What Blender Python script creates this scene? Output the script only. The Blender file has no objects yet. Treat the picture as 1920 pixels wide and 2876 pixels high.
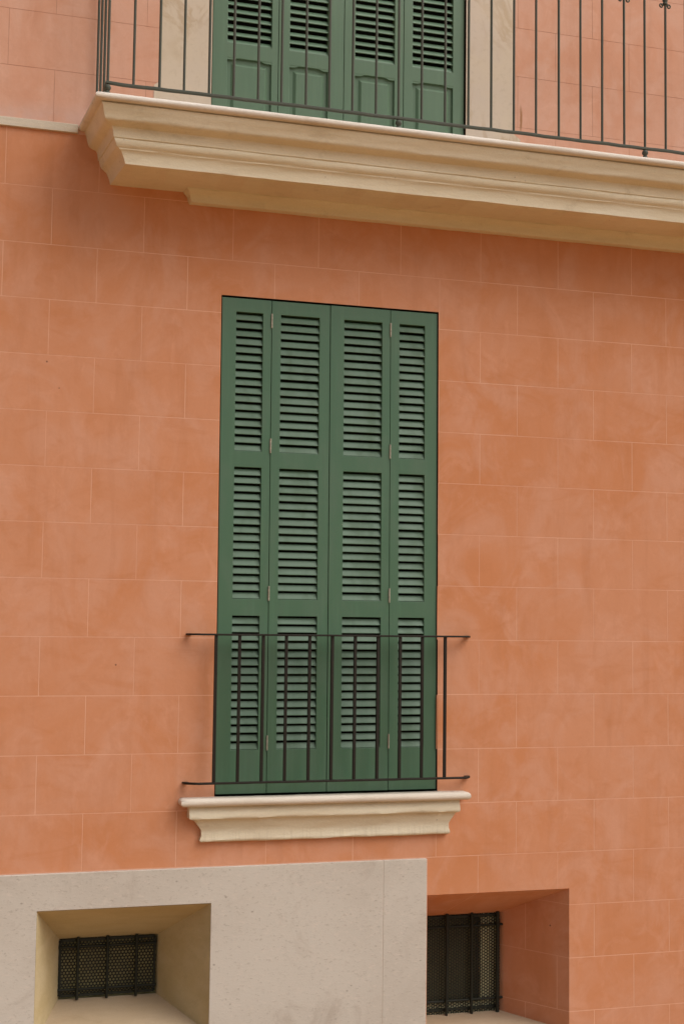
import bpy, bmesh, math, random
from mathutils import Matrix, Vector
random.seed(7)
C = bpy.context.scene
COL = C.collection
R_ = math.radians

# ------------------------------------------------------------------ camera
YAW, PIT, ROL = 0.2982974523716706, 0.07652849882417517, 0.012100288184376575
right = Vector((math.cos(YAW), -math.sin(YAW), 0)); fwd = Vector((math.sin(YAW), math.cos(YAW), 0)); up = Vector((0, 0, 1))
f2 = fwd*math.cos(PIT) + up*math.sin(PIT); u2 = -fwd*math.sin(PIT) + up*math.cos(PIT)
r3 = right*math.cos(ROL) + u2*math.sin(ROL); u3 = -right*math.sin(ROL) + u2*math.cos(ROL)
cd = bpy.data.cameras.new('camera'); cam = bpy.data.objects.new('camera', cd); COL.objects.link(cam)
M = Matrix((r3, u3, -f2)).transposed().to_4x4(); M.translation = Vector((-0.434045, -7.529723, -2.286199))
cam.matrix_world = M
cd.sensor_fit = 'VERTICAL'; cd.sensor_height = 36.0; cd.lens = 36.0*3968.53/2876.0
cd.clip_start = 0.05; cd.clip_end = 2000
C.camera = cam

# ------------------------------------------------------------------ light
SUN_EL, SUN_AZ = 49.0, 50.0        # elevation, degrees to the right of the wall's normal
w = bpy.data.worlds.new("World"); C.world = w; w.use_nodes = True
nt = w.node_tree; nt.nodes.clear()
sky = nt.nodes.new('ShaderNodeTexSky'); sky.sky_type = 'NISHITA'; sky.sun_disc = False
sky.sun_elevation = R_(SUN_EL); sky.sun_rotation = R_(180 - SUN_AZ)
sky.air_density = 1.0; sky.dust_density = 6.0; sky.ozone_density = 0.6
hs = nt.nodes.new('ShaderNodeHueSaturation'); hs.inputs['Saturation'].default_value = 0.36
bg = nt.nodes.new('ShaderNodeBackground'); bg.inputs[1].default_value = 0.107
wo = nt.nodes.new('ShaderNodeOutputWorld')
nt.links.new(sky.outputs[0], hs.inputs['Color']); nt.links.new(hs.outputs[0], bg.inputs[0]); nt.links.new(bg.outputs[0], wo.inputs[0])
sl = bpy.data.lights.new('sun', 'SUN'); sl.energy = 1.42; sl.angle = R_(55); sl.color = (1.0, 0.93, 0.84)
so = bpy.data.objects.new('sun', sl); COL.objects.link(so)
sd = Vector((math.sin(R_(SUN_AZ))*math.cos(R_(SUN_EL)), -math.cos(R_(SUN_AZ))*math.cos(R_(SUN_EL)), math.sin(R_(SUN_EL))))
so.rotation_euler = sd.to_track_quat('Z', 'Y').to_euler()
C.view_settings.view_transform = 'Standard'; C.view_settings.look = 'None'
C.view_settings.exposure = 0.0; C.view_settings.gamma = 1.0; C.view_settings.use_curve_mapping = False

# ------------------------------------------------------------------ materials
class NM:
    def __init__(s, name, rough=0.8, spec=0.3, metal=0.0):
        s.m = bpy.data.materials.new(name); s.m.use_nodes = True; s.t = s.m.node_tree
        s.b = s.t.nodes['Principled BSDF']; s.b.inputs['Roughness'].default_value = rough
        s.b.inputs['Specular IOR Level'].default_value = spec; s.b.inputs['Metallic'].default_value = metal
        s.co = s.t.nodes.new('ShaderNodeTexCoord').outputs['Object']
        s.h = None
    def map(s, sc=(1, 1, 1), rot=(0, 0, 0), loc=(0, 0, 0)):
        n = s.t.nodes.new('ShaderNodeMapping'); n.inputs['Scale'].default_value = sc; n.inputs['Rotation'].default_value = rot
        n.inputs['Location'].default_value = loc; s.t.links.new(s.co, n.inputs[0]); return n.outputs[0]
    def noise(s, scale, detail=4, rough=0.55, dist=0.0, vec=None):
        n = s.t.nodes.new('ShaderNodeTexNoise'); n.inputs['Scale'].default_value = scale; n.inputs['Detail'].default_value = detail
        n.inputs['Roughness'].default_value = rough; n.inputs['Distortion'].default_value = dist
        s.t.links.new(vec if vec else s.co, n.inputs['Vector']); return n.outputs[0]
    def voro(s, scale, vec=None):
        n = s.t.nodes.new('ShaderNodeTexVoronoi'); n.inputs['Scale'].default_value = scale
        s.t.links.new(vec if vec else s.co, n.inputs['Vector']); return n.outputs['Distance']
    def ramp(s, v, a, b, lo=0.0, hi=1.0):
        n = s.t.nodes.new('ShaderNodeMapRange'); n.interpolation_type = 'SMOOTHSTEP'; n.clamp = True
        n.inputs[1].default_value = a; n.inputs[2].default_value = b; n.inputs[3].default_value = lo; n.inputs[4].default_value = hi
        s.t.links.new(v, n.inputs[0]); return n.outputs[0]
    def math(s, op, a, b=None):
        n = s.t.nodes.new('ShaderNodeMath'); n.operation = op
        for i, v in enumerate((a, b)):
            if v is None: continue
            if isinstance(v, (int, float)): n.inputs[i].default_value = v
            else: s.t.links.new(v, n.inputs[i])
        return n.outputs[0]
    def mix(s, f, a, b, mode='MIX'):
        n = s.t.nodes.new('ShaderNodeMix'); n.data_type = 'RGBA'; n.blend_type = mode
        for i, v in ((0, f), (6, a), (7, b)):
            if isinstance(v, (int, float)): n.inputs[i].default_value = v
            elif isinstance(v, tuple): n.inputs[i].default_value = (*v, 1)
            else: s.t.links.new(v, n.inputs[i])
        return n.outputs[2]
    def attr(s, name):
        n = s.t.nodes.new('ShaderNodeAttribute'); n.attribute_name = name; return n.outputs['Fac']
    def sep(s):
        n = s.t.nodes.new('ShaderNodeSeparateXYZ'); s.t.links.new(s.co, n.inputs[0]); return n.outputs
    def color(s, c):
        if isinstance(c, tuple): s.b.inputs['Base Color'].default_value = (*c, 1)
        else: s.t.links.new(c, s.b.inputs['Base Color'])
    def bump(s, h, strength, dist):
        n = s.t.nodes.new('ShaderNodeBump'); n.inputs['Strength'].default_value = strength; n.inputs['Distance'].default_value = dist
        s.t.links.new(h, n.inputs['Height'])
        if s.h: s.t.links.new(s.h, n.inputs['Normal'])
        s.h = n.outputs[0]; s.t.links.new(s.h, s.b.inputs['Normal'])

def plaster(name, base, warm, pale, upper=False):
    k = NM(name, 0.9, 0.15)
    big = k.ramp(k.noise(1.3, 5, 0.6, 0.6), 0.38, 0.66)
    mid = k.ramp(k.noise(3.2, 6, 0.62, 1.1, k.map((1, 1, 0.8), (0, 0.35, 0), (3, 0, 1))), 0.40, 0.68)
    sw = k.ramp(k.noise(2.2, 5, 0.6, 1.8, k.map((1.0, 1, 2.2), (0, 0.5, 0), (9, 2, 4))), 0.52, 0.72)
    ver = k.ramp(k.noise(2.4, 4, 0.6, 0.3, k.map((4.0, 1, 0.5), (0, 0, 0), (1, 7, 2))), 0.5, 0.75)
    fine = k.noise(70, 5, 0.7)
    c = k.mix(k.math('MULTIPLY', big, 0.75), base, warm)
    c = k.mix(k.math('MULTIPLY', mid, 0.72), c, pale)
    c = k.mix(k.math('MULTIPLY', sw, 0.42), c, tuple(v*0.95 for v in warm))
    c = k.mix(k.math('MULTIPLY', ver, 0.28), c, tuple(v*0.80 for v in warm))
    cl = k.ramp(k.noise(5.5, 7, 0.7, 0.9, k.map((1, 1, 0.9), (0, 0.9, 0), (12, 3, 6))), 0.50, 0.66)
    c = k.mix(k.math('MULTIPLY', cl, 0.20), c, tuple(v*0.88 for v in warm))
    lt = k.ramp(k.noise(3.8, 6, 0.66, 1.6, k.map((1.3, 1, 0.9), (0, -0.6, 0), (2, 8, 16))), 0.54, 0.70)
    c = k.mix(k.math('MULTIPLY', lt, 0.30), c, tuple(min(1, v*1.10) for v in pale))
    t = k.attr('tint')
    c = k.mix(k.math('MULTIPLY', t, 0.16), c, tuple(v*0.88 for v in warm))
    c = k.mix(k.ramp(fine, 0.3, 0.7, 0.0, 0.10), c, tuple(v*0.72 for v in base))
    # small pits and pale scuffs
    pit = k.math('MULTIPLY', k.ramp(k.voro(3.1, k.map((1, 1, 1), (0.2, 0.1, 0.3))), 0.012, 0.020, 1, 0), 0.7)
    c = k.mix(pit, c, (0.10, 0.045, 0.03))
    scuff = k.ramp(k.noise(14, 7, 0.75, 2.0, k.map((1, 1, 1.6), (0, 0.7, 0), (5, 5, 5))), 0.70, 0.80, 0, 0.45)
    c = k.mix(scuff, c, tuple(min(1, v*1.35) for v in pale))
    if upper:      # whitish bloom just above the string course, brown streaks beside the jambs
        z = k.sep()[2]
        band = k.math('MULTIPLY', k.ramp(z, 0.36, 0.50, 1, 0), k.ramp(k.noise(6, 4), 0.35, 0.65))
        c = k.mix(k.math('MULTIPLY', band, 0.5), c, (0.62, 0.46, 0.42))
        xx = k.ramp(k.math('ABSOLUTE', k.math('SUBTRACT', k.math('ADD', k.sep()[0], k.math('MULTIPLY', k.noise(9, 3), 0.03)), 2.976)), 0.003, 0.011, 1, 0)
        st = k.math('MULTIPLY', xx, k.math('MULTIPLY', k.ramp(z, 0.60, 0.66), k.ramp(z, 0.72, 0.80, 1, 0)))
        c = k.mix(k.math('MULTIPLY', st, 0.8), c, (0.33, 0.15, 0.05))
    k.color(c)
    k.bump(k.noise(2.0, 4, 0.6), 0.35, 0.012)
    k.bump(k.noise(38, 5, 0.65), 0.28, 0.0022)
    k.bump(fine, 0.22, 0.0008)
    return k.m

ORANGE = plaster('ochre_orange_plaster', (0.650, 0.303, 0.174), (0.610, 0.242, 0.104), (0.675, 0.352, 0.236))
ORANGE_UP = plaster('salmon_skylit_plaster', (0.725, 0.410, 0.295), (0.695, 0.345, 0.222), (0.745, 0.460, 0.355), True)  # pinker pigment, plus the upper wall's extra skylight put into the colour
def simple(name, col, rough=0.85, spec=0.2, metal=0.0, var=0.12, sc=8, bump=None):
    k = NM(name, rough, spec, metal)
    n = k.ramp(k.noise(sc, 5, 0.6), 0.3, 0.7)
    k.color(k.mix(n, tuple(v*(1-var) for v in col), tuple(min(1, v*(1+var)) for v in col)))
    if bump: k.bump(k.noise(bump[0], 5, 0.65), bump[1], bump[2])
    return k.m
def joint():
    k = NM('pale_joint', 0.95, 0.1)
    k.color(k.mix(k.ramp(k.noise(1.7, 5, 0.65, 0.5), 0.36, 0.62), (0.705, 0.376, 0.250), (0.78, 0.465, 0.33))); return k.m
JOINT = joint()
JOINT_DK = simple('grey_joint', (0.52, 0.285, 0.20), 0.95, 0.1, var=0.25, sc=3)

def stone(name, a, b, pits=0.3, dirt=True, drips=False):
    k = NM(name, 0.85, 0.2)
    n1 = k.ramp(k.noise(2.2, 5, 0.6, 0.4, k.map((0.5, 1, 2.0))), 0.35, 0.68)
    n2 = k.ramp(k.noise(9, 6, 0.7, 0.6, k.map((0.35, 1, 1.5))), 0.38, 0.72)
    c = k.mix(n1, a, b)
    c = k.mix(k.math('MULTIPLY', n2, 0.30), c, tuple(v*0.80 for v in b))
    g = k.noise(120, 4, 0.7)
    c = k.mix(k.ramp(g, 0.35, 0.7, 0, 0.14), c, tuple(v*0.62 for v in b))
    p = k.math('MULTIPLY', k.ramp(k.voro(16, k.map((1, 1, 1))), 0.05, 0.10, 1, 0), k.ramp(k.noise(5, 3), 0.5, 0.62))
    c = k.mix(k.math('MULTIPLY', p, pits), c, (0.13, 0.09, 0.05))
    if dirt:
        s_ = k.ramp(k.noise(7, 6, 0.7, 0.5, k.map((0.6, 1, 1.0), (0, 0, 0), (2, 2, 2))), 0.56, 0.74, 0, 0.28)
        c = k.mix(s_, c, (0.34, 0.25, 0.14))
    if drips:
        d_ = k.math('MULTIPLY', k.ramp(k.noise(6, 3, 0.5, 0, k.map((16, 1, 0.25))), 0.50, 0.62), k.ramp(k.sep()[2], -3.43, -3.41, 1, 0))
        c = k.mix(k.math('MULTIPLY', d_, 0.13), c, (0.34, 0.26, 0.17))
    k.color(c)
    k.bump(k.noise(26, 6, 0.7, 0.4, k.map((0.45, 1, 1.5))), 0.6, 0.0045)
    k.bump(g, 0.30, 0.0012)
    return k.m
CREAM = stone('cream_stone', (0.80, 0.725, 0.57), (0.745, 0.655, 0.485))
CREAM_SILL = stone('weathered_sill_stone', (0.76, 0.69, 0.54), (0.71, 0.62, 0.46), 0.6, True, True)
CREAM_LIP = stone('pale_stone_nosing', (0.80, 0.745, 0.68), (0.75, 0.675, 0.59), 0.5)
SILL_LIP = stone('sill_nosing_stone', (0.74, 0.665, 0.575), (0.68, 0.595, 0.49), 0.5)
STRING = stone('grey_stone_band', (0.70, 0.63, 0.52), (0.62, 0.53, 0.41))
REVEAL = stone('ochre_cream_render', (0.58, 0.480, 0.300), (0.51, 0.405, 0.225), 0.1, False)
SILLM = stone('dusty_cellar_sill', (0.55, 0.43, 0.30), (0.50, 0.38, 0.25), 0.1, True)
def veined():
    k = NM('veined_cream_marble', 0.6, 0.3)
    v = k.noise(3.2, 8, 0.62, 1.1, k.map((1, 1, 0.75), (0, 0.2, 0)))
    band = k.math('ABSOLUTE', k.math('SUBTRACT', v, 0.5))
    c = k.mix(k.ramp(k.noise(1.8, 5), 0.35, 0.65), (0.67, 0.56, 0.43), (0.63, 0.53, 0.44))
    c = k.mix(k.math('MULTIPLY', k.ramp(band, 0.0, 0.06, 0.5, 0), k.ramp(k.noise(2.3, 3), 0.42, 0.62)), c, (0.47, 0.32, 0.17))
    c = k.mix(k.ramp(k.noise(30, 5, 0.7), 0.5, 0.75, 0, 0.3), c, (0.45, 0.35, 0.24))
    k.color(c); k.bump(k.noise(45, 4), 0.15, 0.001); return k.m
MARBLE = veined()
def granite():
    k = NM('bush_hammered_limestone', 0.9, 0.2)
    c = k.mix(k.ramp(k.noise(1.1, 5, 0.6, 0.5, k.map((1, 1, 1), (0, 0.5, 0))), 0.38, 0.68), (0.600, 0.555, 0.495), (0.545, 0.495, 0.435))
    sp = k.noise(85, 4, 0.75, 0.3, k.map((0.55, 1, 1.25)))
    c = k.mix(k.ramp(sp, 0.56, 0.70, 0, 0.55), c, (0.30, 0.25, 0.205))
    c = k.mix(k.ramp(k.noise(50, 3, 0.6, 0, k.map((0.6, 1, 1.2), (0, 0, 0), (4, 1, 7))), 0.56, 0.72, 0, 0.4), c, (0.68, 0.60, 0.53))
    c = k.mix(k.ramp(k.noise(2.6, 6, 0.7, 1.4, k.map((1, 1, 1), (0, 0.6, 0), (8, 0, 3))), 0.52, 0.74, 0, 0.45), c, (0.38, 0.315, 0.26))
    pit = k.math('MULTIPLY', k.ramp(k.voro(11, k.map((0.7, 1, 1))), 0.035, 0.07, 1, 0), 0.55)
    c = k.mix(pit, c, (0.24, 0.20, 0.165))
    k.color(c); k.bump(sp, 0.35, 0.003); return k.m
GRANITE = granite()
def paint(name, col, dust, rough=0.42, dust_amt=0.35):
    k = NM(name, rough, 0.45)
    n = k.ramp(k.noise(5, 5, 0.65, 0.5, k.map((1.5, 1, 0.6))), 0.4, 0.75)
    c = k.mix(k.math('MULTIPLY', n, dust_amt), col, dust)
    st = k.ramp(k.noise(5, 3, 0.5, 0.2, k.map((7, 1, 0.4))), 0.5, 0.72, 0, 0.16)
    c = k.mix(st, c, tuple(v*1.5 for v in col))
    pt = k.ramp(k.voro(7.7), 0.012, 0.02, 0.6, 0)
    c = k.mix(pt, c, (0.42, 0.40, 0.33))
    k.color(c)
    k.t.links.new(k.ramp(n, 0, 1, rough-0.05, rough+0.14), k.b.inputs['Roughness'])
    k.bump(k.noise(60, 3, 0.5, 0, k.map((1, 1, 0.12))), 0.08, 0.0006)
    return k.m
GREEN = paint('green_shutter_paint', (0.072, 0.156, 0.094), (0.100, 0.160, 0.110))
GREEN_SLAT = paint('green_slat_paint', (0.067, 0.138, 0.084), (0.092, 0.136, 0.090), 0.5, 0.5)
GREEN_UP = paint('skylit_green_paint', (0.105, 0.185, 0.112), (0.135, 0.195, 0.13), 0.45, 0.25)  # lighter copy of the shutter green, with the stronger skylight put into it
GREEN_UP_SLAT = paint('skylit_green_slat_paint', (0.125, 0.215, 0.14), (0.16, 0.215, 0.15), 0.45, 0.3)  # upper slats' green lightened too, to carry the open sky's light
def iron(name, col, rust, amt):
    k = NM(name, 0.62, 0.35)
    n = k.ramp(k.noise(22, 6, 0.7, 0.5), 0.5, 0.75)
    k.color(k.mix(k.math('MULTIPLY', n, amt), col, rust))
    k.bump(k.noise(140, 4, 0.6), 0.35, 0.001); return k.m
IRON = iron('brown_black_iron', (0.013, 0.010, 0.006), (0.035, 0.024, 0.013), 0.4)
IRON_UP = iron('grey_green_iron', (0.070, 0.078, 0.060), (0.13, 0.12, 0.09), 0.4)
IRON_GRILLE = iron('black_green_iron', (0.014, 0.016, 0.010), (0.03, 0.028, 0.015), 0.5)
HINGE = simple('zinc_hinge', (0.42, 0.38, 0.31), 0.5, 0.5, 0.3, 0.25, 60)
DARK = simple('painted_dark_void', (0.02, 0.018, 0.014), 0.9, 0.1)  # near-black colour standing in for the unlit space behind the shutters
PLATE = iron('perforated_sheet', (0.020, 0.020, 0.012), (0.045, 0.038, 0.02), 0.5)
BACK_OLIVE = simple('olive_back_board', (0.50, 0.45, 0.22), 0.9, 0.1, var=0.2)
BACK_PALE = simple('pale_window_frame', (0.72, 0.68, 0.42), 0.8, 0.2)
BACK_DIM = simple('dim_window_glass', (0.15, 0.14, 0.075), 0.6, 0.2)
def paving():
    k = NM('paving', 0.9, 0.2)
    n = k.t.nodes.new('ShaderNodeTexBrick'); n.inputs['Scale'].default_value = 1.6; n.inputs['Mortar Size'].default_value = 0.008
    n.inputs['Color1'].default_value = (0.385, 0.235, 0.105, 1); n.inputs['Color2'].default_value = (0.425, 0.26, 0.12, 1); n.inputs['Mortar'].default_value = (0.14, 0.12, 0.10, 1)
    k.t.links.new(k.co, n.inputs[0])
    k.color(k.mix(k.ramp(k.noise(2.5, 6, 0.7), 0.4, 0.7, 0, 0.4), n.outputs[0], (0.32, 0.20, 0.10)))
    k.bump(k.noise(30, 5), 0.3, 0.004); return k.m
PAVE = paving()
ROAD = simple('street_setts', (0.40, 0.235, 0.095), 0.9, 0.2, var=0.25, sc=4, bump=(25, 0.5, 0.01))

# ------------------------------------------------------------------ mesh helpers
class MB:
    def __init__(s): s.v = []; s.f = []; s.mi = []; s.key = {}; s.tint = []
    def vert(s, p, weld=True):
        k = (round(p[0], 5), round(p[1], 5), round(p[2], 5))
        if weld and k in s.key: return s.key[k]
        s.v.append(tuple(p)); i = len(s.v)-1
        if weld: s.key[k] = i
        return i
    def face(s, pts, mi=0, tint=0.5, weld=True):
        idx = []
        for p in pts:
            i = s.vert(p, weld)
            if not idx or idx[-1] != i: idx.append(i)
        if idx[0] == idx[-1]: idx.pop()
        if len(idx) > 2: s.f.append(idx); s.mi.append(mi); s.tint.append(tint)
    def box(s, x0, x1, y0, y1, z0, z1, mi=0):
        P = [(x0,y0,z0),(x1,y0,z0),(x1,y1,z0),(x0,y1,z0),(x0,y0,z1),(x1,y0,z1),(x1,y1,z1),(x0,y1,z1)]
        b = len(s.v); s.v += P
        for q in ((0,1,5,4),(1,2,6,5),(2,3,7,6),(3,0,4,7),(4,5,6,7),(3,2,1,0)):
            s.f.append([b+i for i in q]); s.mi.append(mi); s.tint.append(0.5)
    def ring(s, rings, mi=0, caps=True, closed=True):
        """rings: list of equal-length point loops"""
        n = len(rings[0]); b = len(s.v)
        for r in rings: s.v += [tuple(p) for p in r]
        for i in range(len(rings)-1):
            for j in range(n if closed else n-1):
                a = b+i*n+j; c = b+i*n+(j+1) % n
                s.f.append([a, c, c+n, a+n]); s.mi.append(mi); s.tint.append(0.5)
        if caps:
            s.f.append([b+j for j in range(n)][::-1]); s.mi.append(mi); s.tint.append(0.5)
            s.f.append([b+(len(rings)-1)*n+j for j in range(n)]); s.mi.append(mi); s.tint.append(0.5)
    def tube(s, pts, rad, n=10, mi=0):
        pts = [Vector(p) for p in pts]; rr = rad if isinstance(rad, (list, tuple)) else [rad]*len(pts)
        rings = []; ref = None
        for i, p in enumerate(pts):
            t = (pts[min(i+1, len(pts)-1)] - pts[max(i-1, 0)]).normalized()
            if ref is None: ref = t.orthogonal().normalized() if abs(t.z) < 0.99 else Vector((1, 0, 0))
            a = (ref - t*ref.dot(t)).normalized(); b2 = t.cross(a); ref = a
            rings.append([p + (a*math.cos(2*math.pi*j/n) + b2*math.sin(2*math.pi*j/n))*rr[i] for j in range(n)])
        s.ring(rings, mi)
    def lathe(s, x, y, prof, n=16, mi=0):
        s.ring([[(x+r*math.cos(2*math.pi*j/n), y+r*math.sin(2*math.pi*j/n), z) for j in range(n)] for r, z in prof], mi)
    def sheet(s, x0, x1, z0, z1, holes, y0, y1, mi=0, xs=(), zs=()):
        """board in the xz plane, front y0, back y1, with rectangular holes; welded, manifold"""
        X = sorted({x0, x1, *xs, *[h[0] for h in holes], *[h[1] for h in holes]}); Z = sorted({z0, z1, *zs, *[h[2] for h in holes], *[h[3] for h in holes]})
        X = [x for x in X if x0 <= x <= x1]; Z = [z for z in Z if z0 <= z <= z1]
        def solid(i, j):
            if i < 0 or j < 0 or i >= len(X)-1 or j >= len(Z)-1: return False
            cx, cz = (X[i]+X[i+1])/2, (Z[j]+Z[j+1])/2
            return not any(h[0] < cx < h[1] and h[2] < cz < h[3] for h in holes)
        for i in range(len(X)-1):
            for j in range(len(Z)-1):
                if not solid(i, j): continue
                a, b, c, d = X[i], X[i+1], Z[j], Z[j+1]
                s.face([(a,y0,c),(b,y0,c),(b,y0,d),(a,y0,d)], mi); s.face([(a,y1,d),(b,y1,d),(b,y1,c),(a,y1,c)], mi)
                if not solid(i-1, j): s.face([(a,y1,c),(a,y0,c),(a,y0,d),(a,y1,d)], mi)
                if not solid(i+1, j): s.face([(b,y0,c),(b,y1,c),(b,y1,d),(b,y0,d)], mi)
                if not solid(i, j-1): s.face([(a,y1,c),(b,y1,c),(b,y0,c),(a,y0,c)], mi)
                if not solid(i, j+1): s.face([(a,y0,d),(b,y0,d),(b,y1,d),(a,y1,d)], mi)
    def shear(s, k, z0):
        s.v = [(x + k*(z0 - z), y, z) for x, y, z in s.v]
    def build(s, name, mats, parent=None, bevel=0, seg=2, smooth=False, recalc=True):
        me = bpy.data.meshes.new(name); me.from_pydata(s.v, [], s.f); me.update()
        mats = mats if isinstance(mats, (list, tuple)) else [mats]
        for m in mats: me.materials.append(m)
        for p, mi in zip(me.polygons, s.mi): p.material_index = mi
        at = me.attributes.new('tint', 'FLOAT', 'FACE'); at.data.foreach_set('value', s.tint)
        if recalc:
            bm = bmesh.new(); bm.from_mesh(me); bmesh.ops.recalc_face_normals(bm, faces=bm.faces); bm.to_mesh(me); bm.free()
        o = bpy.data.objects.new(name, me); COL.objects.link(o)
        if parent: o.parent = parent
        if bevel:
            b = o.modifiers.new('bevel', 'BEVEL'); b.width = bevel; b.segments = seg; b.limit_method = 'ANGLE'; b.angle_limit = R_(35)
            b.harden_normals = False
        if smooth:
            for p in me.polygons: p.use_smooth = True
            if smooth != True:
                me.set_sharp_from_angle(angle=R_(smooth))
        return o
def thing(name, label, cat, group=None):
    o = bpy.data.objects.new(name, None); COL.objects.link(o); o['label'] = label; o['category'] = cat
    if group: o['group'] = group
    return o

# ------------------------------------------------------------------ setting
GZ = -4.80
m = MB(); m.face([(-300,-300,GZ-0.13),(300,-300,GZ-0.13),(300,300,GZ-0.13),(-300,300,GZ-0.13)])
o = m.build('ground', ROAD, recalc=False); o['kind'] = 'structure'
m = MB(); m.box(-14, 16, -2.2, 0.3, GZ-0.14, GZ); o = m.build('pavement', PAVE, bevel=0.01); o['kind'] = 'structure'

# ------------------------------------------------------------------ the building
COLX = [-0.0035, 0.2449, 0.4896, 0.7379, 0.9827, 1.2325, 1.4739, 1.7249, 1.9663, 2.2149, 2.4548, 2.71, 2.9439, 3.2044, 3.4361, 3.6911, 3.9242]
ROWZ = [-0.0024, -0.309, -0.6052, -0.9035, -1.2019, -1.4959, -1.7894, -2.0835, -2.3894, -2.6974, -3.004, -3.3077, -3.6026, -3.9037, -4.2045, -4.5055]
HW = 0.24558
cols = {c: COLX[c] for c in range(17)}
for c in range(-30, 0): cols[c] = COLX[0] + c*HW
for c in range(17, 45): cols[c] = COLX[16] + (c-16)*HW
bld = thing('plastered_building', 'orange plastered building front scored into blocks, with cream stone trim', 'building')

OPEN = (1.1733, 2.449, -3.238, -0.506)       # lower tall window (leans out of plumb by SH)
SH = 0.0043
UP = (1.0935, 2.6095, 0.357, 3.00)           # upper balcony door
HL = (0.265, 1.172, -4.62, -3.7925)          # left cellar opening (in the plinth)
HR = (2.405, 3.277, -4.61, -3.811)           # right cellar opening
def wall(z_lo, z_hi, rows, holes, par0, jm, cols_used, JW, JD, name, mats, x_lo=-6.0, x_hi=9.0, jn=0.0):
    """rows: z of the horizontal joints, top to bottom; par0: parity of joints in the first row"""
    h = JW/2
    Z = [z_hi]
    bands = []                               # (z_top, z_bot, kind, rowindex)
    top = z_hi
    for i, r in enumerate(rows):
        bands.append((top, r+h, 'row', i)); bands.append((r+h, r-h, 'joint', i)); top = r-h
    bands.append((top, z_lo, 'row', len(rows)))
    m = MB(); rnd = random.Random(3)
    for (zt, zb, kind, ri) in bands:
        cuts = sorted({z for hh in holes for z in (hh[2], hh[3]) if zb < z < zt} | {zt, zb})
        js = [x for c, x in sorted(cols_used.items()) if (c + par0 + ri) % 2 == 0 and x_lo < x < x_hi] if kind == 'row' else []
        tints = {}
        for k in range(len(cuts)-1):
            c0, c1 = cuts[k], cuts[k+1]; cz = (c0+c1)/2
            X = {x_lo, x_hi}
            for x in js: X |= {x-h, x+h}
            for hh in holes:
                if hh[2] < cz < hh[3]: X |= {hh[0], hh[1]}
            X = sorted(X)
            for i in range(len(X)-1):
                a, b = X[i], X[i+1]; cx = (a+b)/2
                if any(hh[0] < cx < hh[1] and hh[2] < cz < hh[3] for hh in holes): continue
                isj = kind == 'joint' or any(abs(cx-x) < h*0.99 for x in js)
                y = JD if isj else 0.0
                bi = sum(1 for x in js if x < cx)
                if bi not in tints: tints[bi] = rnd.random()
                m.face([(a,y,c0),(b,y,c0),(b,y,c1),(a,y,c1)], 1 if isj else 0, tints[bi])
                if isj:
                    if kind == 'joint':
                        m.face([(a,0,c0),(b,0,c0),(b,y,c0),(a,y,c0)], 0); m.face([(a,y,c1),(b,y,c1),(b,0,c1),(a,0,c1)], 0)
                    else:
                        m.face([(a,0,c0),(a,y,c0),(a,y,c1),(a,0,c1)], 0); m.face([(b,y,c0),(b,0,c0),(b,0,c1),(b,y,c1)], 0)
    return m
# lower storey: joints of row n have parity (n+1)
m = wall(GZ, 0.306, ROWZ, [(OPEN[0], OPEN[1], OPEN[2], OPEN[3]), HR, (HL[0], HL[1], HL[2], HL[3])], 0, 1, cols, 0.0036, 0.0005, 'x', None)
# lean of the lower opening's jambs
vv = []
for x, y, z in m.v:
    if OPEN[2]-0.001 <= z <= OPEN[3]+0.001 and (abs(x-OPEN[0]) < 1e-4 or abs(x-OPEN[1]) < 1e-4): x += SH*(OPEN[3]-z)
    vv.append((x, y, z))
m.v = vv
m.build('lower_wall', [ORANGE, JOINT], bld, recalc=False)
# upper storey
m = wall(0.306, 6.5, [6.0-0.302*i for i in range(0)] + [z for z in (5.48, 5.18, 4.88, 4.58, 4.28, 3.98, 3.68, 3.37, 3.07, 2.77, 2.46, 2.16, 1.86, 1.555, 1.252, 0.955, 0.6450)], [UP], 1, 1,
         {c: 0.238 + 0.2458*c for c in range(-26, 40)}, 0.0024, 0.0012, 'x', None)
m.build('upper_wall', [ORANGE_UP, JOINT_DK], bld, recalc=False)
# body of the building behind the front
m = MB(); x0, x1, y1, zt = -6.0, 9.0, 7.0, 6.5
m.face([(x0,0,GZ),(x0,0,zt),(x0,y1,zt),(x0,y1,GZ)]); m.face([(x1,0,GZ),(x1,y1,GZ),(x1,y1,zt),(x1,0,zt)])
m.face([(x0,0,zt),(x1,0,zt),(x1,y1,zt),(x0,y1,zt)]); m.face([(x0,y1,GZ),(x0,y1,zt),(x1,y1,zt),(x1,y1,GZ)])
m.build('rear_wall', ORANGE, bld, recalc=False)

# reveals of the tall openings
def reveal(op, sh, depth, mat):
    m = MB(); a, b, z0, z1 = op
    xa0, xb0 = a + sh*(op[3]-z0), b + sh*(op[3]-z0)
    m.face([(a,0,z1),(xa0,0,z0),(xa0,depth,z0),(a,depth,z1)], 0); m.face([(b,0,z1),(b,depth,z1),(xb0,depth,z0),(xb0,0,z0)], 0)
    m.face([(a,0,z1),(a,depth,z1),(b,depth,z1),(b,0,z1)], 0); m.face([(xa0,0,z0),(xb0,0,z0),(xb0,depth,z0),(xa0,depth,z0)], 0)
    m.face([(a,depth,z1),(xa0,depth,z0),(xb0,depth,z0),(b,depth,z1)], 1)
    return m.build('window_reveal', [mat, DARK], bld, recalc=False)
reveal(OPEN, SH, 0.14, DARK); reveal(UP, 0, 0.16, DARK)  # cheeks and back coloured near-black for the shade inside

# string course
m = MB(); m.box(-6.02, 0.3690, -0.016, 0.05, 0.3085, 0.3555)
m.build('string_course', STRING, bld, bevel=0.002)

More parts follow.
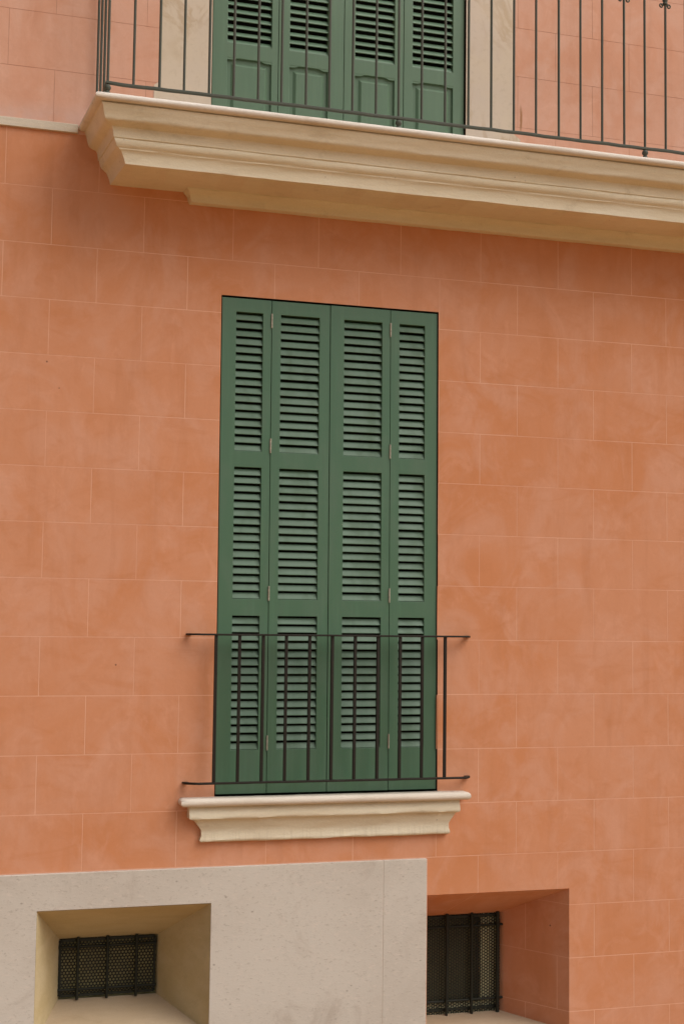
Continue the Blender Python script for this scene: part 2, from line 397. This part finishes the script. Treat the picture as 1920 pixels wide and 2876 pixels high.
# stone jambs beside the balcony door
for side, (a, b, ab, bb) in enumerate(((0.809, 1.0925, 0.774, 1.0925), (2.6105, 2.914, 2.6105, 2.9565))):
    m = MB(); zb = 0.645 if side == 0 else 0.60
    rnd = random.Random(side)
    pts = []
    out, inn = (a, b) if side == 0 else (b, a); outb = ab if side == 0 else bb
    # slightly ragged outer edge where the plaster stops against the stone
    zs = [0.36 + i*0.03 for i in range(90)]
    edge = [((outb if z < zb else out) + rnd.uniform(-0.002, 0.002), z) for z in zs if z < 3.0]
    loop = [(inn, 0.36)] + edge + [(inn, edge[-1][1])]
    loop = [(x, z) for x, z in loop]
    fr = [(x, -0.003, z) for x, z in loop]; bk = [(x, 0.02, z) for x, z in loop]
    n = len(loop); b0 = len(m.v); m.v += fr + bk
    for i in range(n):
        j = (i+1) % n; m.f.append([b0+i, b0+j, b0+n+j, b0+n+i]); m.mi.append(0); m.tint.append(0.5)
    for i in range(1, n-2):
        pass
    # strips across the face
    for i in range(1, n-2):
        z0_, z1_ = loop[i][1], loop[i+1][1]
        m.f.append([b0+i, b0+i+1, m.vert((inn, -0.003, z1_)), m.vert((inn, -0.003, z0_))]); m.mi.append(0); m.tint.append(0.5)
    m.build('stone_jamb', MARBLE, bld, recalc=True)
m = MB(); m.box(0.79, 2.93, -0.004, 0.02, 3.004, 3.28); m.build('stone_lintel', MARBLE, bld, bevel=0.002)

# plinth of bush-hammered stone, left of x = 2.392
PX, PT, PY = 2.3924, -3.6055, -0.030
m = MB()
XS = [-6.03, -1.6, 0.0, 0.9612, 0.9630, 2.1358, 2.1376, PX]
m.sheet(-6.03, PX, GZ, PT, [(HL[0], HL[1], HL[2], HL[3]), (2.1358, 2.1371, GZ-1, PT+1), (-1.6, -1.5985, GZ-1, PT+1)], PY, -0.0005, 0)
m.build('stone_plinth', GRANITE, bld, bevel=0.0025)
m = MB(); m.face([(-6, -0.0290, GZ), (PX-0.01, -0.0290, GZ), (PX-0.01, -0.0290, HL[2]), (-6, -0.0290, HL[2])])
for a, b in ((-6, HL[0]-0.005), (HL[1]+0.005, PX-0.01)): m.face([(a,-0.0290,HL[2]),(b,-0.0290,HL[2]),(b,-0.0290,HL[3]+0.004),(a,-0.0290,HL[3]+0.004)])
m.face([(-6,-0.0290,HL[3]+0.004),(PX-0.01,-0.0290,HL[3]+0.004),(PX-0.01,-0.0290,PT-0.004),(-6,-0.0290,PT-0.004)])
m.build('joint_filler', simple('plinth_joint', (0.47, 0.39, 0.33)), bld, recalc=False)

# splayed reveals of the cellar openings
def lerp(a, b, t): return tuple(a[i] + (b[i]-a[i])*t for i in range(3))
# inner frames: y = 0.30
LI = (0.4349, 0.9696, -4.362, -4.042)
yo = PY + 0.0005
m = MB()
ol, orr, ot, ob = HL[0]+0.0006, HL[1]-0.0006, HL[3]-0.0006, HL[2]
A = {'tl': (ol,yo,ot), 'tr': (orr,yo,ot), 'br': (orr,yo,-4.64), 'bl': (ol,yo,-4.64)}
I = {'tl': (LI[0],.44,LI[3]), 'tr': (LI[1],.44,LI[3]), 'br': (LI[1],.44,LI[2]), 'bl': (LI[0],.44,LI[2])}
A['bl'] = (ol, yo, -4.46); A['br'] = (orr, yo, -4.46)
def patch(m, a, b, c, d, mi=0, n=10, amp=0.0):
    rnd = random.Random(5)
    g = [[None]*(n+1) for _ in range(n+1)]
    for i in range(n+1):
        for j in range(n+1):
            p = lerp(lerp(a, b, i/n), lerp(d, c, i/n), j/n)
            g[i][j] = p
    for i in range(n):
        for j in range(n): m.face([g[i][j], g[i+1][j], g[i+1][j+1], g[i][j+1]], mi)
patch(m, A['tl'], A['tr'], I['tr'], I['tl']); patch(m, A['bl'], A['tl'], I['tl'], I['bl'])
patch(m, A['tr'], A['br'], I['br'], I['tr']); patch(m, A['br'], A['bl'], I['bl'], I['br'], 1)
# filling between the sloping floor's front edge and the hole's lower edge
m.face([(ol,yo,-4.46),(orr,yo,-4.46),(orr,yo,ob),(ol,yo,ob)])
m.build('splayed_reveal', [REVEAL, SILLM], bld, recalc=False)

RI = (2.4300, 3.0267, -4.5877, -4.0161)
m = MB()
YI = 0.42
ro = (HR[0], HR[1], -4.61, HR[3])
# lintel face with one joint carried through it
def soffit(xa, xb):
    ta = lambda x: RI[0] + (x-ro[0])/(ro[1]-ro[0])*(RI[1]-RI[0])
    return [(xa,0,ro[3]),(xb,0,ro[3]),(ta(xb),YI,RI[3]),(ta(xa),YI,RI[3])]
m.face(soffit(ro[0], 2.7085), 0); m.face(soffit(2.7085, 2.7120), 1); m.face(soffit(2.7120, ro[1]), 0)
m.face([(ro[0],0,ro[2]),(ro[0],0,ro[3]),(RI[0]-0.02,YI,RI[3]),(RI[0]-0.02,YI,RI[2])], 0)
# right splay, scored with the courses
def rp(t, z):            # t 0 outer .. 1 inner ; z follows the slope of top and bottom
    return (ro[1] + (RI[1]-ro[1])*t, YI*t, z)
def clampz(t, z):
    zt = ro[3] + (RI[3]-ro[3])*t; zb = ro[2] + (RI[2]-ro[2])*t
    return max(min(z, zt), zb)
tj = {0: [0.62], 1: [0.18, 0.80], 2: [0.62]}
zc = [ro[3]+0.01, -3.9037, -4.2045, -4.5055, ro[2]-0.01]
rowt = [[], [0.62], [0.17], [0.62]]
ts_all = [i/12 for i in range(13)]
for r in range(4):
    zt_, zb_ = zc[r]-(0.0015 if r else 0), zc[r+1]+(0.0015 if r < 3 else 0)
    T = sorted(set(ts_all + [q for t in rowt[r] for q in (t-0.004, t+0.004)]))
    for i in range(len(T)-1):
        t0, t1 = T[i], T[i+1]; isj = any(abs((t0+t1)/2-t) < 0.004 for t in rowt[r])
        m.face([rp(t0, clampz(t0, zt_)), rp(t1, clampz(t1, zt_)), rp(t1, clampz(t1, zb_)), rp(t0, clampz(t0, zb_))], 1 if isj else 0, 0.3+0.2*r)
    if r < 3:
        for i in range(12):
            t0, t1 = ts_all[i], ts_all[i+1]
            m.face([rp(t0, clampz(t0, zb_)), rp(t1, clampz(t1, zb_)), rp(t1, clampz(t1, zb_-0.003)), rp(t0, clampz(t0, zb_-0.003))], 1, 0.5)
m.build('splayed_reveal', [ORANGE, JOINT], bld, recalc=False)
m = MB(); m.face([(ro[0],-0.0,ro[2]),(ro[1],0,ro[2]),(RI[1],YI,RI[2]),(RI[0]-0.02,YI,RI[2])]); m.face([(ro[0],0.002,ro[2]-0.1),(ro[1],0.002,ro[2]-0.1),(ro[1],0,ro[2]),(ro[0],0,ro[2])])
m.build('cellar_sill', SILLM, bld, recalc=False)
# what lies behind the two grilles
m = MB(); m.face([(LI[0]-.05,.48,LI[2]-.05),(LI[1]+.05,.48,LI[2]-.05),(LI[1]+.05,.48,LI[3]+.05),(LI[0]-.05,.48,LI[3]+.05)])
m.build('cellar_window', BACK_OLIVE, bld, recalc=False)
m = MB(); m.face([(RI[0]-.1,.52,RI[2]-.1),(RI[1]+.05,.52,RI[2]-.1),(RI[1]+.05,.52,RI[3]+.1),(RI[0]-.1,.52,RI[3]+.1)], 0)
m.box(2.9123, 3.0423, .434, .464, RI[2]-.02, RI[3]+.02, 1); m.box(2.40, 2.9123, .434, .464, RI[2]-.02, RI[2]+0.055, 1)
m.build('cellar_window', [BACK_DIM, BACK_PALE], bld, recalc=False)

# window sill: rounded slab over a moulded block
sill = bpy.data.objects.new('window_sill', None); COL.objects.link(sill); sill.parent = bld
def mitred(levels, xl, xr, name, mat, parent, smooth=40, kx=1.0, wob=0.0, nseg=40, cap_right=True):
    """levels: (z, d, xinset_left, xinset_right) front profile returned to the wall at both ends"""
    m = MB(); rings = []
    rnd = random.Random(11)
    ph = [rnd.uniform(0, 6) for _ in range(6)]
    def wb(x, i): return wob*(math.sin(x*7+ph[0]+i*.7)*.5 + math.sin(x*19+ph[1]+i*1.9)*.3 + math.sin(x*43+ph[2]+i)*.2)
    for i, (z, d, il, ir) in enumerate(levels):
        row = [(xl+il[0], 0.0, z), (xl+il[1], -d, z)]
        X0, X1 = xl+il[1], xr-ir
        for k in range(1, nseg): 
            x = X0 + (X1-X0)*k/nseg
            row.append((x, -d - wb(x, i)*(1 if d > 0.001 else 0), z + wb(x*1.3+2, i*.5)*0.8))
        row += [(X1, -d, z), (X1 + (0.0), 0.0, z)]
        rings.append(row)
    m.ring(rings, 0, caps=False, closed=False)
    return m.build(name, mat, parent, smooth=smooth)
def arc(cz, cd, r, a0, a1, n):   # half-round nosing, angle from vertical-up going outwards
    return [(cz + r*math.cos(R_(a0+(a1-a0)*i/n)), cd + r*math.sin(R_(a0+(a1-a0)*i/n))) for i in range(n+1)]
# slab
lv = [(-3.2375, 0.0, (0.02, 0.02), 0.02), (-3.2375, 0.02, (0.016, 0.018), 0.016)]
for z, d in arc(-3.2585, 0.074, 0.021, 0, 180, 10):
    o_ = 0.095 - d
    lv.append((z, d, (o_*0.9, o_*0.9), o_*0.9))
lv.append((-3.2795, 0.0, (0.03, 0.03), 0.03))
mitred(lv, 0.990, 2.628, 'sill_slab', SILL_LIP, sill, 60, wob=0.0012)
prof = [(-3.2785,.050),(-3.300,.058),(-3.318,.065),(-3.335,.068),(-3.344,.067),(-3.349,.061),(-3.353,.051),(-3.375,.041),(-3.398,.031),(-3.412,.026),(-3.422,.025),(-3.440,.026),(-3.455,.030),(-3.464,.031),(-3.471,.027),(-3.474,.018),(-3.474,0)]
lv = []
for z, d in prof:
    oo = max(0, 0.068-max(d, .026)) if z < -3.34 else 0.0; lv.append((z, d, (oo*1.75, oo*1.75), oo*1.25))
mitred(lv, 1.040, 2.574, 'sill_corbel', CREAM_SILL, sill, 50, wob=0.0028, nseg=80)

# ------------------------------------------------------------------ balcony
bal = thing('stone_balcony', 'long cream stone balcony with moulded edge and iron bar railing, above the tall shutters', 'balcony')
XR = 6.2
SK = 0.025
lip = [(0.3620, 0.0, (0.0, 0.0), 0), (0.3620, 0.30, (0.0, 0.005), 0)]
lv = [(0.3625, 0.0, (0.385-0.372, 0)), ]
def blevels(pts):
    out = []
    for z, d, X in pts: out.append((z, d, (X-0.372, X-0.372+SK), 0.0))
    return out
nos = []
for z, d in arc(0.3440, 0.512, 0.0185, 0, 180, 10):
    nos.append((z, d, 0.372 + (0.5305-d)*1.0))
mitred(blevels([(0.3625, 0.0, 0.392), (0.3625, 0.40, 0.390)] + nos + [(0.3255, 0.30, 0.398), (0.3255, 0.0, 0.398)]), 0.372, XR, 'balcony_slab', CREAM_LIP, bal, 60, wob=0.0012, nseg=110)
bp = [(0.3260,.488,.404),(0.3205,.488,.404),(0.3195,.499,.4070),(0.3140,.503,.4085),(0.3080,.500,.411),(0.2980,.497,.4145),(0.2850,.4905,.4175),(0.2720,.484,.4205),(0.2600,.480,.4240),(0.2500,.4770,.4275),(0.2430,.472,.4315),
      (0.2370,.461,.4400),(0.2320,.448,.4490),(0.2275,.435,.4600),(0.2230,.427,.4690),(0.2120,.4235,.4745),(0.2000,.4215,.4770),(0.1900,.420,.4785),(0.1780,.4185,.4800),(0.1725,.4180,.4805),
      (0.1720,.4130,.4860),(0.1680,.4130,.4860),(0.1655,.4150,.4860),(0.1580,.4160,.4880),(0.1490,.4150,.4915),(0.1400,.4115,.4950),(0.1320,.4060,.4985),(0.1265,.4000,.5050),(0.1240,.3980,.5100),
      (0.1180,.3975,.5150),(0.1150,.3950,.5195),(0.1090,.3900,.5265),(0.1000,.3860,.5310),(0.0880,.3830,.5365),(0.0740,.3810,.5420),(0.0600,.3805,.5460),(0.0480,.3810,.5490),(0.0470,.3795,.5495)]
mitred(blevels(bp + [(0.0470, 0.0, .5495)]), 0.372, XR, 'balcony_moulding', CREAM, bal, 32, wob=0.0016, nseg=160)
# lower bed moulding against the wall
bl = [(0.0468,.100,.9500),(0.0400,.098,.9520),(0.0330,.088,.9600),(0.0270,.076,.9650),(0.0240,.066,.9690),(0.0150,.060,.9720),(0.0000,.056,.9750),(-0.0100,.055,.9790),(-0.0165,.052,.9820),(-0.0185,.045,.9850),(-0.0185,0,.9850)]
mitred([(z, d, (X-.95, X-.95+.004), 0.0) for z, d, X in bl], 0.95, XR, 'bed_moulding', CREAM, bal, 40, wob=0.0018, nseg=140)

RD = 0.470            # railing's distance from the wall
rail = bpy.data.objects.new('railing', None); COL.objects.link(rail); rail.parent = bal
bars = [0.4623, 0.5935, 0.7272, 0.8546, 0.9864, 1.1167, 1.2484, 1.3745, 1.5090, 1.6380, 1.7675, 1.9004, 2.0298, 2.1621, 2.2985, 2.4355, 2.5712, 2.7073, 2.8422, 2.9821, 3.1168, 3.2521, 3.3917, 3.5240, 3.6575]
while bars[-1] < XR-0.25: bars.append(bars[-1]+0.1335)
RT = 1.46
def bar_mesh(h, rad):
    m = MB(); rnd = random.Random(2)
    m.tube([(0, 0, h*i/8) for i in range(9)], rad, 10); return m
bm0 = bar_mesh(RT-0.436, 0.0070).build('baluster', IRON_UP, rail, smooth=40)
bm0.location = (bars[0]+0.0, -RD, 0.436)
for x in bars[1:]:
    c = bm0.copy(); COL.objects.link(c); c.location = (x, -RD, 0.436); c.rotation_euler = (random.uniform(-.0015, .0015), random.uniform(-.0025, .0025), random.uniform(0, 3)); c.parent = rail
for d in (0.030, 0.175, 0.322):
    c = bm0.copy(); COL.objects.link(c); c.location = (0.4623, -d, 0.436); c.parent = rail
def railbar(z0, z1, hw, name, wobble):
    m = MB(); rnd = random.Random(9)
    path = [(0.4623, 0.0)] + [(0.4623, -RD*i/6) for i in range(1, 6)] + [(0.4623, -RD)]
    n = 70; path += [(0.4623 + (XR-0.25-0.4623)*i/n, -RD) for i in range(1, n+1)]
    zc_ = (z0+z1)/2; hz = (z1-z0)/2; rings = []
    for i, (x, y) in enumerate(path):
        if i < 6: nx, ny = 1, 0
        elif i == 6: nx, ny = 1, 1
        else: nx, ny = 0, 1
        wz = rnd.uniform(-wobble, wobble) + (wobble*1.6*math.exp(-((x-0.62)/0.07)**2)*-1 if i > 6 else 0)
        L = []
        for a in range(10):
            t = 2*math.pi*a/10; ca, sa = math.cos(t), math.sin(t)
            px_ = math.copysign(abs(ca)**0.55, ca)*hw; pz = math.copysign(abs(sa)**0.55, sa)*hz
            L.append((x + nx*px_, y + ny*px_, zc_ + pz + wz))
        rings.append(L)
    m.ring(rings); return m.build(name, IRON_UP, rail, smooth=50)
railbar(0.4215, 0.4385, 0.011, 'bottom_rail', 0.0018)
railbar(RT-0.006, RT+0.016, 0.020, 'top_rail', 0.0)
foot_m = MB(); foot_m.lathe(0, 0, [(0.004, 0.060), (0.011, 0.058), (0.0165, 0.050), (0.0180, 0.043), (0.0165, 0.036), (0.011, 0.029), (0.009, 0.026), (0.0125, 0.023), (0.0165, 0.016), (0.0185, 0.008), (0.0185, 0.0)])
ft = foot_m.build('foot', IRON_UP, rail, smooth=50); ft.location = (bars[0], -RD, 0.3605)
posts = [0, 12, 23, 34]
for p in posts[1:]:
    c = ft.copy(); COL.objects.link(c); c.location = (bars[p], -RD, 0.3605); c.parent = rail
# scroll ornaments on the bars beside the posts
def scroll_mesh():
    m = MB()
    for s in (-1, 1):
        pts = []
        for i in range(30):      # leaves the collar, swings out and curls up at the end
            t = i/29
            if t < 0.35:
                q = t/0.35; pts.append((s*(0.005+0.014*q), 0, 0.0 - 0.020*q*q))
            else:
                q = (t-0.35)/0.65; ang = -math.pi/2 - 0.35 + q*5.0; r = 0.0125*(1-0.55*q)
                pts.append((s*(0.0245 + r*math.cos(ang)*1.0), 0, -0.0095 + r*math.sin(ang)))
        m.tube(pts, [0.0042]*20+[0.0042+0.0002*i for i in range(10)], 8)
    m.lathe(0, 0, [(0.006, -0.006), (0.015, -0.004), (0.0165, 0.001), (0.014, 0.006), (0.008, 0.009), (0.011, 0.025), (0.016, 0.045), (0.012, 0.065), (0.007, 0.080)], 12)
    for s in (-1, 1):
        pts = [(s*(0.010+0.010*math.sin(i/12*math.pi)), 0, 0.010+0.09*i/12) for i in range(13)]
        m.tube(pts, 0.0035, 6)
    return m
sc0 = scroll_mesh().build('scroll_ornament', IRON_UP, rail, smooth=50); sc0.location = (bars[22], -RD, 1.302)
for p in (24, 1, 11, 13, 33, 35):
    if p < len(bars):
        c = sc0.copy(); COL.objects.link(c); c.location = (bars[p], -RD, 1.302); c.parent = rail

# ------------------------------------------------------------------ louvred shutters
def louvre(xa, xb, z0, z1, n, yf, mats, parent, sh=0, zref=0, t=0.0060, rise=0.745, dep=0.0150):
    m = MB(); pitch = (z1-z0)/n
    for i in range(n):
        zb = z0 + pitch*i + 0.0015; zt = zb + pitch*rise + random.uniform(-0.0009, 0.0009); zb += random.uniform(-0.0005, 0.0005); y0, y1 = yf+0.004, yf+0.004+dep+random.uniform(-0.0012, 0.0012)
        dx = random.uniform(-0.0004, 0.0004)
        nrm = Vector((0, zt-zb, -dep)).normalized()*t   # thickness direction (inwards/down)
        # rounded front edge
        P = [(y0, zb+0.0012), (y0+0.0006, zb+0.0034), (y1, zt), (y1+nrm.y, zt+nrm.z), (y0+nrm.y*0.9, zb+nrm.z*0.4), (y0+0.0022, zb-0.0006), (y0+0.0006, zb)]
        rings = [[(x, y+dx, z) for y, z in P] for x in (xa-0.003, xb+0.003)]
        m.ring(rings)
    if sh: m.shear(sh, zref)
    return m.build('louvre_panel', mats, parent)
low = thing('folding_shutters', 'closed green louvred folding shutters filling the tall middle window, above the moulded sill', 'window shutters')
LX = [(1.1795, 1.4602), (1.4638, 1.8002), (1.8038, 2.1582), (2.1618, 2.4440)]
LV = [(1.2600, 1.4122), (1.5150, 1.7395), (1.8838, 2.1098), (2.2144, 2.3690)]
PZ = [(-1.3640, -0.5910, 17), (-2.1760, -1.4530, 16), (-2.9920, -2.2675, 16)]
YF = 0.008
for i in range(4):
    a, b = LX[i]; la, lb = LV[i]
    m = MB(); m.sheet(a, b, -3.2265, -0.5150, [(la, lb, z0, z1) for z0, z1, n in PZ], YF, YF+0.042)
    dyl = (0.0, 0.0012, -0.0006, 0.0009)[i]; m.v = [(x, y+dyl, z) for x, y, z in m.v]
    m.shear(SH, OPEN[3])
    leaf = m.build('shutter_leaf', GREEN, low, bevel=0.0014)
    for z0, z1, n in PZ: louvre(la, lb, z0, z1, n, YF, GREEN_SLAT, leaf, SH, OPEN[3])
    if i in (0, 2):
        hx = (LX[i][1]+LX[i+1][0])/2
        for hz in (-0.630, -1.3287, -2.1440, -2.9562):
            m = MB(); L = 0.080; r = 0.0046; pr = []
            for k in range(5):
                zb = -L/2 + L*k/5
                pr += [(r*0.82, zb), (r, zb+0.0012), (r, zb+L/5-0.0012), (r*0.82, zb+L/5)]
            m.lathe(hx + SH*(OPEN[3]-hz), YF-0.0035, [(rr, hz+z) for rr, z in pr], 12)
            m.build('hinge', HINGE, leaf, smooth=30)
upn = thing('folding_shutters', 'green folding shutters of the balcony door, louvred above raised panels, cut by the top edge', 'window shutters')
UX = [(1.0985, 1.4765), (1.4795, 1.8635), (1.8665, 2.2255), (2.2285, 2.6045)]
UV = [(1.184, 1.438), (1.544, 1.770), (1.933, 2.172), (2.283, 2.534)]
for i in range(4):
    a, b = UX[i]; la, lb = UV[i]; yf = 0.016; yb = yf+0.042
    pz0, pz1, ar = 0.470, 0.838, 0.010
    m = MB(); m.sheet(a, b, 0.3640, 2.985, [(la, lb, 0.932, 1.865), (la, lb, 1.955, 2.880), (la, lb, pz0, pz1+ar)], yf, yb)
    leaf = m.build('shutter_leaf', GREEN_UP, upn, bevel=0.0022)
    louvre(la, lb, 0.932, 1.865, 21, yf, GREEN_UP_SLAT, leaf, rise=0.66, dep=0.018); louvre(la, lb, 1.955, 2.880, 21, yf, GREEN_UP_SLAT, leaf, rise=0.66, dep=0.018)
    # raised panel with its shouldered top
    m = MB(); W = lb-la
    def prism(P, y0, y1):
        n = len(P); b0 = len(m.v); m.v += [(x, y0, z) for x, z in P] + [(x, y1, z) for x, z in P]
        m.f.append([b0+k for k in range(n)]); m.f.append([b0+n+k for k in range(n)][::-1]); m.mi += [0, 0]; m.tint += [.5, .5]
        for k in range(n):
            j = (k+1) % n; m.f.append([b0+k, b0+j, b0+n+j, b0+n+k]); m.mi.append(0); m.tint.append(.5)
    zt = pz1+ar+0.0005
    for s, x in ((1, la-0.0004), (-1, lb+0.0004)):
        prism([(x, zt), (x, pz1), (x+s*0.12*W, pz1), (x+s*0.17*W, pz1+0.003), (x+s*0.22*W, pz1+0.0085), (x+s*0.27*W, zt)][::s], yf+0.001, yb-0.002)
    g = 0.0145
    m.face([(la,yf+g,pz0-.001),(lb,yf+g,pz0-.001),(lb,yf+g,zt),(la,yf+g,zt)])
    mx, mz = 0.040, 0.034; bw = 0.016
    fx0, fx1, fz0, fz1 = la+mx, lb-mx, 0.548, pz1-mz
    o1 = [(fx0-bw,fz0-bw),(fx1+bw,fz0-bw),(fx1+bw,fz1+bw),(fx0-bw,fz1+bw)]; i1 = [(fx0,fz0),(fx1,fz0),(fx1,fz1),(fx0,fz1)]
    m.ring([[(x, yf+g-0.0005, z) for x, z in o1], [(x, yf+0.004, z) for x, z in i1]])
    m.build('raised_panel', GREEN_UP, leaf)
    # small rim mouldings around the door panel
    if i in (0, 2):
        pass

# ------------------------------------------------------------------ iron guard in front of the lower window
grd = thing('window_guard', 'low dark iron guard rail with eleven upright bars across the foot of the shutters', 'window railing')
GD = 0.068
def flat_rail(xa, xb, z, name):
    m = MB(); path = []
    r = 0.062
    n = 8
    for i in range(n+1):
        t = i/n*math.pi/2; path.append((xa + r - r*math.cos(t) + 0.0, -(GD)*math.sin(t)))
    path = [(xa-0.001, 0.005)] + path
    m2 = [(xa+r + (xb-xa-2*r)*i/30, -GD) for i in range(1, 30)]
    right_ = [(xa+xb-x, y) for x, y in path][::-1]
    path = path + m2 + right_
    rnd = random.Random(4); rings = []
    hw, hz = 0.0145, 0.0052
    for i, (x, y) in enumerate(path):
        p0 = Vector(path[max(i-1, 0)]); p1 = Vector(path[min(i+1, len(path)-1)]); t = (p1-p0).normalized(); nx, ny = -t.y, t.x
        wz = rnd.uniform(-.0005, .0005)
        L = []
        for (u, v_) in ((-1, -.7), (-.92, -1), (.92, -1), (1, -.7), (1, .7), (.92, 1), (-.92, 1), (-1, .7)):
            L.append((x + nx*hw*u, y + ny*hw*u, z + hz*v_ + wz))
        rings.append(L)
    m.ring(rings); return m.build(name, IRON, grd, smooth=30)
flat_rail(1.0275, 2.6350, -2.3700, 'top_rail'); flat_rail(1.0230, 2.6370, -3.1590, 'bottom_rail')
gb = [1.1647, 1.2941, 1.4249, 1.5537, 1.6857, 1.8147, 1.9461, 2.0787, 2.2090, 2.3397, 2.4763]
m = MB(); m.box(-0.0080, 0.0080, -0.0080, 0.0080, -3.153, -2.374)
g0 = m.build('upright_bar', IRON, grd, bevel=0.0015)
g0.location = (gb[0], -GD, 0)
for x in gb[1:]:
    c = g0.copy(); COL.objects.link(c); c.parent = grd; c.location = (x, -GD, 0); c.rotation_euler = (0, 0, random.uniform(-.08, .08))

# ------------------------------------------------------------------ cellar grilles
def perforated(x0, x1, z0, z1, y, pitch, r, rot, th=0.002):
    """sheet with real round holes on a hexagonal grid; rot swaps rows and columns"""
    m = MB()
    if rot: A0, A1, B0, B1 = z0, z1, x0, x1
    else: A0, A1, B0, B1 = x0, x1, z0, z1
    rh = pitch*math.sqrt(3)/2; nb = int(round((B1-B0)/rh)); na = int(round((A1-A0)/pitch))
    R1 = pitch/math.sqrt(3)
    for j in range(nb):
        for i in range(-1, na+1):
            ca = A0 + pitch*(i + 0.5 + (0.5 if j % 2 else 0)); cb = B0 + rh*(j+0.5)
            if ca-pitch*0.5 < A0-0.012 or ca+pitch*0.5 > A1+0.012: continue
            outer = []; inner = []
            for k in range(12):
                a = math.pi/6*k + math.pi/2
                rad = R1 if k % 2 == 0 else pitch/2
                outer.append((ca+rad*math.cos(a), cb+rad*math.sin(a))); inner.append((ca+r*math.cos(a), cb+r*math.sin(a)))
            def P(q, yy): return (q[1], yy, q[0]) if rot else (q[0], yy, q[1])
            for k in range(12):
                l = (k+1) % 12
                m.face([P(outer[k], y), P(outer[l], y), P(inner[l], y), P(inner[k], y)])
                m.face([P(inner[k], y), P(inner[l], y), P(inner[l], y+th), P(inner[k], y+th)])
    return m
gl = thing('cellar_grille', 'wide black iron grille over perforated sheet in the cellar opening of the pale stone plinth', 'window grille', 'cellar window grilles')
YB = 0.418
perforated(0.444, 0.9535, -4.344799999999999, -4.0426, 0.435, 0.0187, 0.0063, False).build('perforated_sheet', PLATE, gl, recalc=False)
def rough_bar(p0, p1, rad, name, parent, n=14, seed=0):
    rnd = random.Random(seed); p0, p1 = Vector(p0), Vector(p1)
    pts = [p0.lerp(p1, i/n) + Vector((rnd.uniform(-.0006,.0006), 0, rnd.uniform(-.0006,.0006))) for i in range(n+1)]
    m = MB(); m.tube(pts, [rad*rnd.uniform(.93, 1.07) for _ in pts], 8); return m.build(name, IRON_GRILLE, parent, smooth=50)
def gx(xc): return xc
for k, x in enumerate((0.5317, 0.6929, 0.8522)): rough_bar((x, YB-.012, -4.3611), (x, YB-.012, -4.0279), .0085, 'upright_bar', gl, seed=k)
for k, z in enumerate((-4.0826, -4.3105)): rough_bar((0.4289, YB+.004, z), (0.9656, YB+.004, z), .0085, 'cross_bar', gl, seed=9+k)
def rim(x0, x1, z0, z1, y, wd, parent, seed):
    rnd = random.Random(seed); m = MB()
    def strip(a, b, horiz):
        n = 40; P = []
        for i in range(n+1):
            q = [a[k]+(b[k]-a[k])*i/n for k in range(2)]; P.append((q[0], q[1], wd*rnd.uniform(.75, 1.25)))
        rings = []
        for x, z, w_ in P:
            if horiz: rings.append([(x, y, z-w_/2), (x, y, z+w_/2), (x, y+.012, z+w_/2), (x, y+.012, z-w_/2)])
            else: rings.append([(x-w_/2, y, z), (x+w_/2, y, z), (x+w_/2, y+.012, z), (x-w_/2, y+.012, z)])
        m.ring(rings)
    strip((x0, z0), (x1, z0), True); strip((x0, z1), (x1, z1), True)
    strip((x0, z0), (x0, z1), False); strip((x1, z0), (x1, z1), False)
    return m.build('frame', IRON_GRILLE, parent)
rim(0.438, 0.9555, -4.3408, -4.0466, 0.4215, 0.014, gl, 1)
gr = thing('cellar_grille', 'tall black iron grille in the orange splayed cellar opening, right of the pale plinth', 'window grille', 'cellar window grilles')
perforated(RI[0]-.03, RI[1]+.004, RI[2]-.002, RI[3]+.006, 0.420, 0.0175, 0.0066, True).build('perforated_sheet', PLATE, gr, recalc=False)
for k, x in enumerate((2.4750, 2.6781, 2.836, 3.001)): rough_bar((x, .392, RI[2]-.008), (x, .392, RI[3]+.010), .0095 if k < 3 else .012, 'upright_bar', gr, seed=20+k)
for k, z in enumerate((-4.0842, -4.5106)): rough_bar((2.42, .406, z), (3.0426, .406, z), .0078, 'cross_bar', gr, seed=30+k)
rim(RI[0]-.012, 3.0131, -4.5614, -4.0283, 0.410, 0.015, gr, 2)
